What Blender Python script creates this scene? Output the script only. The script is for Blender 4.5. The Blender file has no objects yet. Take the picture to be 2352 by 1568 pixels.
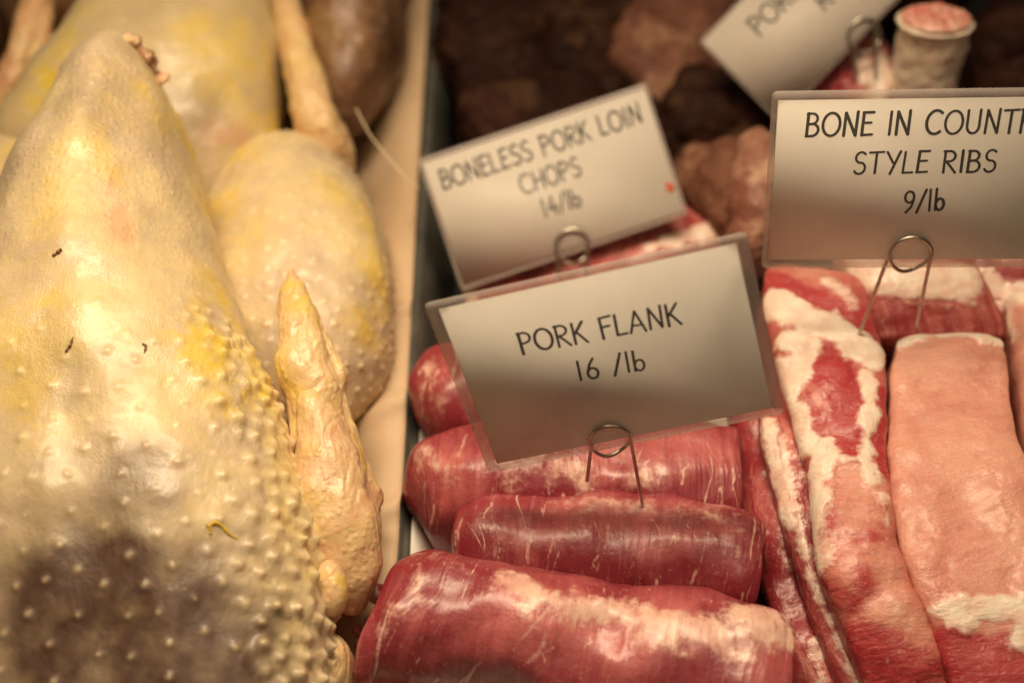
import bpy, math, random
import numpy as np
from mathutils import Vector, Matrix

# ------------------------------------------------------------------ camera, world, lamps, exposure
scene = bpy.context.scene
W, H = 2352.0, 1568.0
PIT = math.radians(47); D0 = 0.70; LENS = 50.0; FX = W * LENS / 36.0
F = np.array([0, math.cos(PIT), -math.sin(PIT)]); U = np.array([0, math.sin(PIT), math.cos(PIT)]); R = np.array([1.0, 0, 0])
CAM = -D0 * F
cam_d = bpy.data.cameras.new('camera'); cam = bpy.data.objects.new('camera', cam_d)
scene.collection.objects.link(cam); scene.camera = cam
cam.location = CAM; cam.rotation_euler = (math.pi / 2 - PIT, 0, 0)
cam_d.lens = LENS; cam_d.sensor_width = 36.0; cam_d.clip_start = 0.01; cam_d.clip_end = 20
cam_d.dof.use_dof = True; cam_d.dof.focus_distance = 0.543; cam_d.dof.aperture_fstop = 4.2

world = bpy.data.worlds.new('World'); scene.world = world; world.use_nodes = True
bg = world.node_tree.nodes['Background']
bg.inputs[0].default_value = (1.0, 0.76, 0.52, 1); bg.inputs[1].default_value = 0.045

def area_lamp(name, loc, target, sx, sy, power, col, spread=180):
    d = bpy.data.lights.new(name, 'AREA'); d.shape = 'RECTANGLE'; d.size = sx; d.size_y = sy
    d.energy = power; d.color = col; d.spread = math.radians(spread)
    o = bpy.data.objects.new(name, d); scene.collection.objects.link(o); o.location = loc
    o.rotation_euler = (Vector(target) - Vector(loc)).to_track_quat('-Z', 'Y').to_euler()
    return o
WARM = (1.0, 0.785, 0.52)
area_lamp('case_lamp', (-0.08, 0.06, 0.76), (-0.05, -0.13, 0.0), 0.50, 0.20, 2.15, WARM, 90)
area_lamp('front_fill_lamp', (0.3, -0.7, 1.6), (0.10, -0.05, 0.0), 1.0, 1.0, 1.5, (1.0, 0.72, 0.48), 120)  # unseen fill added in front to brighten the card faces

scene.view_settings.view_transform = 'Standard'; scene.view_settings.look = 'None'
scene.view_settings.exposure = 0.0; scene.view_settings.gamma = 1.0
scene.view_settings.use_curve_mapping = False
scene.cycles.use_denoising = True; scene.cycles.use_adaptive_sampling = True; scene.cycles.adaptive_threshold = 0.035; scene.cycles.adaptive_min_samples = 16
scene.cycles.max_bounces = 5; scene.cycles.transparent_max_bounces = 12
scene.cycles.sample_clamp_indirect = 4.0; scene.cycles.caustics_reflective = False; scene.cycles.caustics_refractive = False

# ------------------------------------------------------------------ helpers: pixels to points, noise, meshes
def ray(x, y): return F + (x - W / 2) / FX * R + (H / 2 - y) / FX * U
def P(x, y, z):
    d = ray(x, y); return CAM + (z - CAM[2]) / d[2] * d
def on_plane(x, y, q, n):
    d = ray(x, y); return CAM + d * (np.dot(q - CAM, n) / np.dot(d, n))
def project(V):
    q = V - CAM; w = q @ F
    return np.stack([(q @ R) / w * FX + W / 2, H / 2 - (q @ U) / w * FX, w], -1)
def norm(v): return v / (np.linalg.norm(v, axis=-1, keepdims=True) + 1e-12)

rng = np.random.default_rng(7); random.seed(7)
_perm = np.random.default_rng(3).permutation(512)
_grad = norm(np.random.default_rng(5).normal(size=(512, 3)))
def perlin(p):
    p = np.asarray(p, float); sh = p.shape[:-1]; p = p.reshape(-1, 3)
    i = np.floor(p).astype(int); f = p - i; u = f * f * f * (f * (f * 6 - 15) + 10)
    out = 0
    for dx in (0, 1):
        for dy in (0, 1):
            for dz in (0, 1):
                h = _perm[(_perm[(_perm[(i[:, 0] + dx) % 512] + i[:, 1] + dy) % 512] + i[:, 2] + dz) % 512]
                g = _grad[h]; d = f - np.array([dx, dy, dz])
                w = (u[:, 0] if dx else 1 - u[:, 0]) * (u[:, 1] if dy else 1 - u[:, 1]) * (u[:, 2] if dz else 1 - u[:, 2])
                out = out + w * (g * d).sum(1)
    return (out * 1.6).reshape(sh)
def fbm(p, octv=4, gain=0.5):
    p = np.asarray(p, float); o = 0; a = 1
    for k in range(octv):
        o = o + a * perlin(p * 2 ** k + 17.3 * k); a *= gain
    return o
def sstep(a, b, x):
    t = np.clip((x - a) / (b - a), 0, 1); return t * t * (3 - 2 * t)

def spline(pts, n, s=None):
    """Catmull-Rom through control rows, sampled at n parameters (or at s in 0..1)."""
    p = np.asarray(pts, float)
    if p.ndim == 1: p = p[:, None]
    m = len(p); pe = np.vstack([2 * p[0] - p[1], p, 2 * p[-1] - p[-2]])
    if s is None: s = np.linspace(0, 1, n)
    t = np.asarray(s) * (m - 1); k = np.clip(np.floor(t).astype(int), 0, m - 2); f = (t - k)[:, None]
    a, b, c, d = pe[k], pe[k + 1], pe[k + 2], pe[k + 3]
    r = 0.5 * (2 * b + (c - a) * f + (2 * a - 5 * b + 4 * c - d) * f ** 2 + (3 * b - a - 3 * c + d) * f ** 3)
    return r if r.shape[1] > 1 else r[:, 0]

def end_round(s, e0, e1, mn=0.012):
    f = np.ones_like(s)
    if e0 > 0: f = np.where(s < e0, np.sqrt(np.clip(1 - (1 - s / e0) ** 2, 0, 1)), f)
    if e1 > 0: f = np.where(s > 1 - e1, np.sqrt(np.clip(1 - (1 - (1 - s) / e1) ** 2, 0, 1)), f)
    return np.maximum(f, mn)
def svals(n, k=0.6):
    x = np.linspace(0, 1, n); return (1 - k) * x + k * (0.5 - 0.5 * np.cos(math.pi * x))

def loft(c, side, up, rx, ru, rd, p, nt):
    """closed superellipse sections: c (ns,3); side/up (ns,3); rx, ru, rd, p (ns,)"""
    ns = len(c); th = np.linspace(0, 2 * math.pi, nt, endpoint=False)
    ca, sa = np.cos(th), np.sin(th)
    e = (2.0 / np.broadcast_to(p, (ns,)))[:, None]
    A = np.sign(ca) * np.abs(ca) ** e; B = np.sign(sa) * np.abs(sa) ** e
    hb = np.where(B > 0, np.broadcast_to(ru, (ns,))[:, None], np.broadcast_to(rd, (ns,))[:, None]) * B
    return c[:, None, :] + side[:, None, :] * (A * np.broadcast_to(rx, (ns,))[:, None])[..., None] + up[:, None, :] * hb[..., None]

def spine_frames(c, up0=(0, 0, 1)):
    t = norm(np.gradient(c, axis=0)); up0 = np.asarray(up0, float)
    side = norm(np.cross(t, up0)); up = norm(np.cross(side, t)); return t, side, up

def normals(V):
    du = np.gradient(V, axis=0); dv = np.roll(V, -1, 1) - np.roll(V, 1, 1)
    n = norm(np.cross(du, dv)); cen = V.mean(1, keepdims=True)
    if np.sum(n * (V - cen)) < 0: n = -n
    return n
def displace(V, d): return V + normals(V) * d[..., None]
def metric(V, seed=0.0):
    a = np.concatenate([np.zeros((1, V.shape[1])), np.cumsum(np.linalg.norm(np.diff(V, axis=0), axis=-1), 0)], 0)
    a = np.repeat(a.mean(1, keepdims=True), V.shape[1], 1)
    d = np.linalg.norm(np.roll(V, -1, 1) - V, axis=-1); b = np.cumsum(d, 1) - d
    return np.stack([a, b, np.full_like(a, seed)], -1)

def mesh_raw(name, verts, starts, idx, mat, parent=None, base=None, attrs=None, smooth=True):
    verts = np.asarray(verts, float)
    if base is not None: verts = verts - np.asarray(base, float)
    me = bpy.data.meshes.new(name)
    me.vertices.add(len(verts)); me.vertices.foreach_set('co', verts.astype(np.float32).ravel())
    me.loops.add(len(idx)); me.polygons.add(len(starts))
    me.polygons.foreach_set('loop_start', np.asarray(starts, np.int32))
    me.loops.foreach_set('vertex_index', np.asarray(idx, np.int32))
    if smooth: me.polygons.foreach_set('use_smooth', np.ones(len(starts), bool))
    me.update(calc_edges=True); me.validate()
    for k, a in (attrs or {}).items():
        a = np.asarray(a, np.float32)
        if a.size == len(verts) * 3:
            at = me.attributes.new(k, 'FLOAT_VECTOR', 'POINT'); at.data.foreach_set('vector', a.ravel())
        else:
            at = me.attributes.new(k, 'FLOAT', 'POINT'); at.data.foreach_set('value', a.ravel())
    me.materials.append(mat)
    o = bpy.data.objects.new(name, me); scene.collection.objects.link(o)
    if parent is not None: o.parent = parent
    elif base is not None: o.location = base
    return o
def grid_obj(name, V, mat, parent=None, base=None, attrs=None):
    ns, nt = V.shape[:2]
    i = np.arange(ns - 1)[:, None] * nt; j = np.arange(nt)[None]; jn = (j + 1) % nt
    q = np.stack(np.broadcast_arrays(i + j, i + jn, i + nt + jn, i + nt + j), -1).reshape(-1, 4)
    c = V.mean((0, 1))
    k = (ns // 2) * nt
    n = np.cross(V[ns // 2, 1] - V[ns // 2, 0], V[ns // 2 + 1, 0] - V[ns // 2, 0])
    if np.dot(n, V[ns // 2, 0] - V[ns // 2].mean(0)) < 0: q = q[:, ::-1]; flip = True
    else: flip = False
    cap0 = np.arange(nt); cap1 = (ns - 1) * nt + np.arange(nt)
    cap0 = cap0[::-1] if not flip else cap0; cap1 = cap1 if not flip else cap1[::-1]
    idx = np.concatenate([q.ravel(), cap0, cap1])
    starts = np.concatenate([np.arange(len(q)) * 4, [len(q) * 4, len(q) * 4 + nt]])
    return mesh_raw(name, V.reshape(-1, 3), starts, idx, mat, parent, base, attrs)
def poly_obj(name, verts, faces, mat, parent=None, base=None, smooth=False, attrs=None):
    idx = [a for f in faces for a in f]; st = np.cumsum([0] + [len(f) for f in faces])[:-1]
    return mesh_raw(name, verts, st, idx, mat, parent, base, attrs, smooth)
def empty(name, loc):
    o = bpy.data.objects.new(name, None); o.empty_display_size = 0.02; scene.collection.objects.link(o); o.location = loc; return o
def tag(o, label, cat, group=None):
    o['label'] = label; o['category'] = cat
    if group: o['group'] = group
    return o
def tube_verts(pts, r, nt=10, closed_ends=True):
    c = np.asarray(pts, float); t = norm(np.gradient(c, axis=0)); r = np.broadcast_to(r, (len(c),))
    u = np.zeros_like(c); a = np.cross(t[0], [0.3, 0.5, 0.81]); u[0] = a / np.linalg.norm(a)
    for k in range(1, len(c)):
        v = u[k - 1] - t[k] * np.dot(u[k - 1], t[k]); u[k] = v / np.linalg.norm(v)
    w = np.cross(t, u); th = np.linspace(0, 2 * math.pi, nt, endpoint=False)
    return c[:, None] + r[:, None, None] * (u[:, None] * np.cos(th)[None, :, None] + w[:, None] * np.sin(th)[None, :, None])

class Picker:
    """surface points of a mesh under photograph pixels (used to place marks on the surface in 3-D)"""
    def __init__(s, V): s.V = V.reshape(-1, 3); s.q = project(s.V)
    def at(s, x, y):
        d = np.hypot(s.q[:, 0] - x, s.q[:, 1] - y); m = d < max(7.0, d.min() + 2)
        k = np.where(m)[0]; return s.V[k[np.argmin(s.q[k, 2])]]
def dist_poly(V, pts):
    """distance from every vertex to a 3-D polyline (points as rows)"""
    pts = np.asarray(pts, float)
    if len(pts) == 1: return np.linalg.norm(V - pts[0], axis=-1)
    best = None
    for a, b in zip(pts[:-1], pts[1:]):
        ab = b - a; t = np.clip(((V - a) @ ab) / (ab @ ab + 1e-12), 0, 1)
        d = np.linalg.norm(V - a - t[..., None] * ab, axis=-1)
        best = d if best is None else np.minimum(best, d)
    return best
def marks(V, strokes, pick=None, warp=0.0, freq=200.0, soft=0.0015, seed=0.0):
    """union of soft strokes [(pixel list, radius metres[, strength])] laid on the surface"""
    pk = pick or Picker(V); out = np.zeros(V.shape[:2])
    wn = warp * fbm(V * freq + seed, 4) if warp else 0
    for st in strokes:
        pts = [pk.at(*q) for q in st[0]]; k = st[2] if len(st) > 2 else 1.0
        d = dist_poly(V, pts) + wn
        out = np.maximum(out, k * (1 - sstep(st[1] - soft, st[1] + soft, d)))
    return out

def scatter(V, spacing, mask=None, tries=1.0, seed=1):
    """dart throwing on the vertices of V with a per-vertex spacing"""
    g = np.random.default_rng(seed); Vf = V.reshape(-1, 3); sp = np.broadcast_to(spacing, V.shape[:2]).ravel()
    ok = np.ones(len(Vf), bool) if mask is None else mask.ravel()
    order = g.permutation(np.where(ok)[0]); order = order[:int(len(order) * tries)]
    cell = sp.max(); grid = {}; acc = []
    keys = np.floor(Vf / cell).astype(int)
    for k in order:
        kk = keys[k]; p = Vf[k]; s2 = sp[k] ** 2; bad = False
        for dx in (-1, 0, 1):
            for dy in (-1, 0, 1):
                for dz in (-1, 0, 1):
                    for m in grid.get((kk[0] + dx, kk[1] + dy, kk[2] + dz), ()):
                        q = Vf[m]
                        if (p[0] - q[0]) ** 2 + (p[1] - q[1]) ** 2 + (p[2] - q[2]) ** 2 < s2: bad = True; break
                    if bad: break
                if bad: break
            if bad: break
        if not bad:
            grid.setdefault(tuple(kk), []).append(k); acc.append(k)
    return acc
def add_bumps(V, idx, rad, amp, sharp=1.0):
    """height field of gaussian follicle bumps, and a mask of their tips"""
    ns, nt = V.shape[:2]; hgt = np.zeros((ns, nt)); tip = np.zeros((ns, nt))
    di = np.linalg.norm(V[1:] - V[:-1], axis=-1); dj = np.linalg.norm(np.roll(V, -1, 1) - V, axis=-1)
    g = np.random.default_rng(11)
    for k in idx:
        i, j = divmod(int(k), nt); r = rad[i, j] * g.uniform(.75, 1.3); a = amp[i, j] * g.uniform(.55, 1.35)
        wi = int(min(40, 2.6 * r / max(di[min(i, ns - 2), j], 1e-5))) + 1; wj = int(min(40, 2.6 * r / max(dj[i, j], 1e-5))) + 1
        i0, i1 = max(0, i - wi), min(ns, i + wi + 1); jj = np.arange(j - wj, j + wj + 1) % nt
        sub = V[i0:i1][:, jj]; d2 = ((sub - V[i, j]) ** 2).sum(-1) / r ** 2
        hgt[i0:i1, jj] = np.maximum(hgt[i0:i1, jj], a * np.exp(-d2 * sharp))
        tip[i0:i1, jj] = np.maximum(tip[i0:i1, jj], np.exp(-d2 * 2.2) * min(1, a / .0006))
    return hgt, tip

# ------------------------------------------------------------------ materials
class NT:
    def __init__(s, name):
        s.m = bpy.data.materials.new(name); s.m.use_nodes = True; s.t = s.m.node_tree; s.n = s.t.nodes
        s.b = s.n['Principled BSDF']; s.out = s.n['Material Output']
    def new(s, t, **kw):
        n = s.n.new(t)
        for k, v in kw.items(): setattr(n, k, v)
        return n
    def link(s, a, b): s.t.links.new(a, b)
    def attr(s, name, vec=False):
        n = s.new('ShaderNodeAttribute', attribute_name=name); return n.outputs['Vector' if vec else 'Fac']
    def coords(s): return s.new('ShaderNodeTexCoord').outputs['Object']
    def scale(s, vec, sc):
        n = s.new('ShaderNodeVectorMath', operation='MULTIPLY'); s.link(vec, n.inputs[0]); n.inputs[1].default_value = sc; return n.outputs[0]
    def noise(s, vec, scale, detail=3, rough=0.55, dist=0.0, col=False):
        n = s.new('ShaderNodeTexNoise'); s.link(vec, n.inputs['Vector']); n.inputs['Scale'].default_value = scale
        n.inputs['Detail'].default_value = detail; n.inputs['Roughness'].default_value = rough; n.inputs['Distortion'].default_value = dist
        return n.outputs['Color' if col else 'Fac']
    def voro(s, vec, scale, feat='F1'):
        n = s.new('ShaderNodeTexVoronoi', feature=feat); s.link(vec, n.inputs['Vector']); n.inputs['Scale'].default_value = scale
        return n.outputs['Distance']
    def ramp(s, fac, a, b, lo=0.0, hi=1.0):
        n = s.new('ShaderNodeMapRange', interpolation_type='SMOOTHSTEP'); s.link(fac, n.inputs[0])
        n.inputs[1].default_value = a; n.inputs[2].default_value = b; n.inputs[3].default_value = lo; n.inputs[4].default_value = hi
        return n.outputs[0]
    def math(s, op, a, b):
        n = s.new('ShaderNodeMath', operation=op)
        for k, v in enumerate((a, b)):
            if isinstance(v, (int, float)): n.inputs[k].default_value = v
            else: s.link(v, n.inputs[k])
        return n.outputs[0]
    def mix(s, fac, a, b, blend='MIX'):
        n = s.new('ShaderNodeMix', data_type='RGBA', blend_type=blend)
        for sock, v in ((n.inputs[0], fac), (n.inputs[6], a), (n.inputs[7], b)):
            if isinstance(v, (int, float)): sock.default_value = v
            elif isinstance(v, tuple): sock.default_value = (*v, 1) if len(v) == 3 else v
            else: s.link(v, sock)
        return n.outputs[2]
    def bump(s, height, dist, strength=1.0, prev=None):
        n = s.new('ShaderNodeBump'); n.inputs['Distance'].default_value = dist; n.inputs['Strength'].default_value = strength
        s.link(height, n.inputs['Height'])
        if prev is not None: s.link(prev, n.inputs['Normal'])
        return n.outputs[0]
    def set(s, **kw):
        for k, v in kw.items():
            k = k.replace('_', ' '); i = s.b.inputs[k]
            if isinstance(v, (int, float)): i.default_value = v
            elif isinstance(v, tuple): i.default_value = (*v, 1) if (len(v) == 3 and i.type == 'RGBA') else v
            else: s.link(v, i)
        return s.m

def plain(name, col, rough=0.5, metal=0.0, var=0.0, vscale=60, **kw):
    t = NT(name); c = col
    if var:
        f = t.noise(t.coords(), vscale, 5, 0.6); c = t.mix(t.ramp(f, .3, .7), tuple(x * (1 - var) for x in col), tuple(min(1, x * (1 + var)) for x in col))
    return t.set(Base_Color=c, Roughness=rough, Metallic=metal, **kw)

def skin_mat(name, cream=(.72, .57, .31), grey=(.57, .44, .29), yellow=(.74, .53, .055), pebble=0.32, dim=1.0, coat=.22):
    t = NT(name); co = t.coords()
    cream, grey, yellow = [tuple(x * dim for x in c) for c in (cream, grey, yellow)]
    c = t.mix(t.ramp(t.noise(co, 26, 4, .6), .36, .66), grey, cream)
    c = t.mix(t.math('MULTIPLY', t.attr('yel'), t.ramp(t.noise(co, 55, 5, .65, .6), .34, .62)), c, yellow)
    c = t.mix(t.ramp(t.noise(co, 160, 2, .6), .56, .74, 0, .35), c, tuple(x * .95 for x in (.80, .66, .40)))
    c = t.mix(t.math('MULTIPLY', t.attr('bruise_shade'), t.ramp(t.noise(co, 60, 3, .6), .28, .6, .78, 1)), c, (.10 * dim, .052 * dim, .034 * dim))  # bruise tone, also carries the shade painted on the front breast
    c = t.mix(t.attr('red'), c, (.66 * dim, .27 * dim, .16 * dim))
    c = t.mix(t.math('MULTIPLY', t.attr('tip'), .55), c, (.84 * dim, .68 * dim, .42 * dim))
    rough = t.ramp(t.noise(co, 90, 2, .6), .3, .7, .30, .52)
    wr = t.noise(t.scale(co, (1, .35, 1)), 420, 2, .6)
    n = t.bump(wr, .0012, .24)
    peb = t.math('MULTIPLY', t.ramp(t.voro(co, 330), 0, .55, 1, 0), t.attr('peb'))
    n = t.bump(peb, .0009, pebble, n)
    n = t.bump(t.noise(co, 1300, 1, .6), .0006, .35, n)
    return t.set(Base_Color=c, Roughness=rough, Normal=n, Subsurface_Weight=.32, Subsurface_Scale=.006, Subsurface_Radius=(1.0, .55, .25),
                 Coat_Weight=coat, Coat_Roughness=.20, Specular_IOR_Level=.5)

def meat_mat(name, deep, pale, fat, grain=(900, 60, 1), grain_bump=.5, streak=.35, rough=(.26, .5), coat=.35, dist=.5, sss=.25, coat_rough=.22, fine=.35, mid=.2, spec=.5):
    """lean between deep and pale by the 'tone' mark, fat by the 'fat' mark; fibre grain runs in the surface coordinates 'uvw'"""
    t = NT(name); co = t.coords(); uv = t.attr('uvw', True)
    g = t.noise(t.scale(uv, grain), 1.0, 2, .6, dist)
    g2 = t.noise(t.scale(uv, tuple(x * .32 for x in grain)), 1.0, 2, .6, dist * 1.6)
    tone = t.math('ADD', t.attr('tone'), t.ramp(t.noise(co, 45, 3, .6), .25, .75, -.14, .14))
    tone = t.math('ADD', tone, t.ramp(g2, .3, .7, -streak * .5, streak * .5))
    c = t.mix(t.ramp(tone, 0, 1), deep, pale)
    c = t.mix(t.ramp(g, .56, .76, 0, streak), c, tuple(.5 * (a + b) for a, b in zip(pale, fat)))
    spk = t.ramp(t.noise(co, 480, 2, .65), .60, .72, 0, .30); c = t.mix(spk, c, tuple(.6 * a + .4 * b for a, b in zip(pale, fat)))
    dk = t.ramp(t.noise(co, 210, 2, .6), .60, .75, 0, .18); c = t.mix(dk, c, tuple(.6 * x for x in deep))
    fn = t.math('ADD', t.attr('fat'), t.ramp(t.noise(co, 300, 3, .65), .3, .7, -.16, .16))
    fc = t.mix(t.ramp(t.noise(co, 120, 3, .65), .36, .68), tuple(.62 * a + .38 * b for a, b in zip(fat, pale)), fat)
    c = t.mix(t.ramp(fn, .12, .88), c, fc)
    r = t.ramp(t.noise(co, 160, 2, .6), .3, .7, *rough)
    n = t.bump(g, .0016, grain_bump); n = t.bump(t.noise(co, 700, 2, .65), .0011, fine, n)
    n = t.bump(t.noise(co, 170, 2, .6), .003, mid, n)
    return t.set(Base_Color=c, Roughness=r, Normal=n, Subsurface_Weight=sss, Subsurface_Scale=.004, Subsurface_Radius=(1.0, .35, .25),
                 Coat_Weight=coat, Coat_Roughness=coat_rough, Specular_IOR_Level=spec)

M = {}
M['skin'] = skin_mat('chicken_skin')
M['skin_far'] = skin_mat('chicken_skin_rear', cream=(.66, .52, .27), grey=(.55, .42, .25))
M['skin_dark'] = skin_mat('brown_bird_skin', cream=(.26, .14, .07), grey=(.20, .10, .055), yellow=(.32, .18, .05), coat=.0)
M['wing_skin'] = skin_mat('wing_skin', cream=(.76, .55, .27), grey=(.68, .45, .25), pebble=.8, coat=.15)
M['quill'] = plain('brown_pin_feather', (.20, .10, .03), .5, var=.3, vscale=300)
M['yfat'] = plain('yellow_fat_strand', (.72, .48, .03), .35, var=.15, vscale=400)
LEAN_D, LEAN_P, FATC = (.25, .022, .036), (.50, .125, .125), (.78, .53, .42)
M['roll'] = meat_mat('pork_flank_meat', LEAN_D, LEAN_P, FATC, grain=(520, 30, 1), grain_bump=.18, streak=.22, rough=(.36, .52), coat=.35, coat_rough=.26, fine=.18, mid=.16)
M['chop'] = meat_mat('pork_rib_meat', (.42, .038, .045), (.74, .37, .275), (.88, .76, .64), grain=(760, 220, 1), grain_bump=.34, streak=.12, sss=.3, coat=.2, fine=.30, mid=.10, rough=(.36, .55))
M['chop_red'] = meat_mat('pork_red_meat', (.30, .026, .034), (.64, .21, .17), (.86, .72, .60), grain=(90, 560, 1), grain_bump=.25, streak=.40, fine=.3, mid=.12, rough=(.34, .55))
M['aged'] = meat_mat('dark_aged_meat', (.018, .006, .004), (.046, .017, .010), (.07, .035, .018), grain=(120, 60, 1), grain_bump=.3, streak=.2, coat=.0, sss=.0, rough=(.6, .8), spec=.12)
M['brown'] = meat_mat('brown_cured_meat', (.12, .045, .028), (.24, .105, .065), (.30, .16, .10), grain=(80, 60, 1), grain_bump=.3, streak=.2, coat=.0, sss=.1, rough=(.55, .75), spec=.2)
M['palerib'] = meat_mat('pale_brown_fat', (.22, .075, .05), (.40, .20, .13), (.52, .33, .22), grain=(80, 60, 1), grain_bump=.2, streak=.2, coat=.05, rough=(.5, .7))
M['bone'] = meat_mat('sawn_bone', (.60, .10, .07), (.80, .58, .44), (.86, .74, .58), grain=(60, 300, 1), grain_bump=.2, streak=.1, coat=.3)
M['marrow'] = meat_mat('red_marrow', (.62, .09, .07), (.80, .36, .28), (.86, .60, .48), grain=(300, 300, 1), grain_bump=.6, streak=.2, coat=.5)
M['steel'] = plain('tray_steel', (.20, .195, .17), .42, .7, var=.25, vscale=40)
M['liner'] = plain('white_tray_liner', (.74, .72, .66), .45, var=.06)
M['wire'] = plain('holder_wire', (.52, .48, .40), .28, 1.0, var=.2, vscale=300)
M['ink'] = plain('black_ink', (.012, .012, .018), .55)
M['speck'] = plain('dried_red_speck', (.62, .14, .07), .4, var=.2, vscale=300)
M['deck'] = plain('case_deck_metal', (.30, .28, .25), .45, .6, var=.15, vscale=20)

def paper_mat():
    t = NT('peach_butcher_paper'); co = t.coords()
    c = t.mix(t.ramp(t.noise(co, 18, 5, .6), .3, .7), (.52, .36, .22), (.62, .45, .29))
    c = t.mix(t.ramp(t.noise(co, 45, 5, .65, 1.0), .62, .72, 0, .35), c, (.46, .27, .12))
    n = t.bump(t.noise(co, 900, 4, .6), .0004, .4)
    return t.set(Base_Color=c, Roughness=.62, Normal=n, Subsurface_Weight=.1, Subsurface_Scale=.002)
M['paper'] = paper_mat()
def card_mat():
    t = NT('printed_card'); co = t.coords()
    c = t.mix(t.ramp(t.noise(co, 30, 4, .6), .3, .7), (.70, .665, .61), (.755, .72, .665))
    t.set(Base_Color=c, Roughness=.55)
    tr = t.new('ShaderNodeBsdfTranslucent'); tr.inputs[0].default_value = (.75, .66, .56, 1)
    mx = t.new('ShaderNodeMixShader'); mx.inputs[0].default_value = .10
    t.link(t.b.outputs[0], mx.inputs[1]); t.link(tr.outputs[0], mx.inputs[2]); t.link(mx.outputs[0], t.out.inputs[0])
    return t.m
M['card'] = card_mat()
def laminate_mat(name, fac):
    t = NT(name); co = t.coords()
    n = t.bump(t.noise(co, 120, 3, .6), .001, .15)
    t.set(Base_Color=(.78, .70, .66), Roughness=t.ramp(t.noise(co, 200, 4, .6), .3, .7, .16, .30), Normal=n)
    tr = t.new('ShaderNodeBsdfTransparent'); tr.inputs[0].default_value = (.97, .95, .93, 1)
    mx = t.new('ShaderNodeMixShader'); mx.inputs[0].default_value = fac
    t.link(tr.outputs[0], mx.inputs[1]); t.link(t.b.outputs[0], mx.inputs[2]); t.link(mx.outputs[0], t.out.inputs[0])
    return t.m
M['laminate'] = laminate_mat('clear_laminate', .06); M['seal'] = laminate_mat('laminate_sealed_border', .30)

# ------------------------------------------------------------------ setting: case deck, tray, paper
def box_faces(x0, x1, y0, y1, z0, z1):
    v = [(x, y, z) for z in (z0, z1) for y in (y0, y1) for x in (x0, x1)]
    return v, [(0, 2, 3, 1), (4, 5, 7, 6), (0, 1, 5, 4), (2, 6, 7, 3), (0, 4, 6, 2), (1, 3, 7, 5)]
deck = poly_obj('case_floor', *box_faces(-.62, .62, -.45, .62, -.03, -.012), M['deck']); deck['kind'] = 'structure'

TX = -.030                                        # inner top edge of the tray's left wall
def tray():
    t = empty('meat_tray', (.2, 0, -.011))
    tag(t, 'grey steel tray with a white liner under the pork cuts', 'tray')
    y0, y1, x1, zt = -.34, .46, .50, .026
    b = (.2, 0, -.011)
    poly_obj('tray_base', *box_faces(TX - .003, x1, y0, y1, -.010, -.004), M['steel'], t, b)
    lp = [(x1 - .003, -.0005), (TX + .004, -.0005), (TX + .0005, .001), (TX - .0105, .0235), (TX - .0115, .0235), (TX - .001, .0003), (TX + .003, -.0035), (x1 - .003, -.0035)]
    ls = np.linspace(y0 + .004, -.035, 30)
    grid_obj('tray_liner', np.array([[(px + (.0006 * math.sin(y * 60) if pz > .0005 else 0), y, pz) for px, pz in lp] for y in ls]), M['liner'], t, b)
    prof = [(TX, -.003), (TX - .0135, zt - .002), (TX - .0150, zt), (TX - .0190, zt + .0005), (TX - .0205, zt - .001), (TX - .0208, zt - .004),
            (TX - .0198, zt - .0042), (TX - .0192, zt - .0022), (TX - .016, zt - .002), (TX - .0025, -.0032)]
    ys = np.linspace(y0, y1, 40)
    V = np.array([[(px + .0012 * math.sin(y * 9), y, pz) for px, pz in prof] for y in ys])
    grid_obj('side_wall', V, M['steel'], t, b)
    poly_obj('back_wall', *box_faces(TX + .006, x1 - .004, y1 - .003, y1, -.003, zt), M['steel'], t, b)
    poly_obj('front_wall', *box_faces(TX + .006, x1 - .004, y0, y0 + .003, -.003, zt), M['steel'], t, b)
    poly_obj('side_wall', *box_faces(x1 - .003, x1, y0 + .004, y1 - .004, -.003, zt), M['steel'], t, b)
tray()

def paper():
    nx, ny = 220, 300
    xs = np.linspace(0, 1, nx); ys = np.linspace(-.42, .44, ny)
    # right edge of the sheet laps over the tray flange near the front
    edge = np.interp(ys, [-.42, -.24, -.16, -.11, -.05, .02, .08, .2, .44], [-.047, -.0475, -.0465, -.0462, -.0468, -.0475, -.0485, -.049, -.050])
    X = -.56 + (edge[:, None] + .56) * xs[None]; Y = np.repeat(ys[:, None], nx, 1)
    p = np.stack([X, Y, np.zeros_like(X)], -1)
    Z = -.006 + .0022 * fbm(p * np.array([12, 7, 1]), 3) + .0016 * np.abs(fbm(p * np.array([26, 14, 1]) + 9, 3))
    lift = sstep(-.10, -.052, X); Z = Z * (1 - .6 * lift) + lift * .0345
    crease = np.exp(-((Y + .075 - .35 * (X + .07)) / .006) ** 2) + .8 * np.exp(-((Y + .02 - .5 * (X + .07)) / .003) ** 2) + .9 * np.exp(-((Y + .135 - .45 * (X + .07)) / .005) ** 2)
    Z += .0050 * crease
    V = np.stack([X, Y, Z], -1).reshape(-1, 3)
    i = np.arange(ny - 1)[:, None] * nx + np.arange(nx - 1)[None]
    q = np.stack([i, i + 1, i + nx + 1, i + nx], -1).reshape(-1, 4)
    o = mesh_raw('butcher_paper', V, np.arange(len(q)) * 4, q.ravel(), M['paper'], base=(-.3, 0, -.008))
    md = o.modifiers.new('thickness', 'SOLIDIFY'); md.thickness = .0004
    tag(o, 'creased peach butcher paper lying under the plucked chickens', 'paper')
paper()

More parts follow.
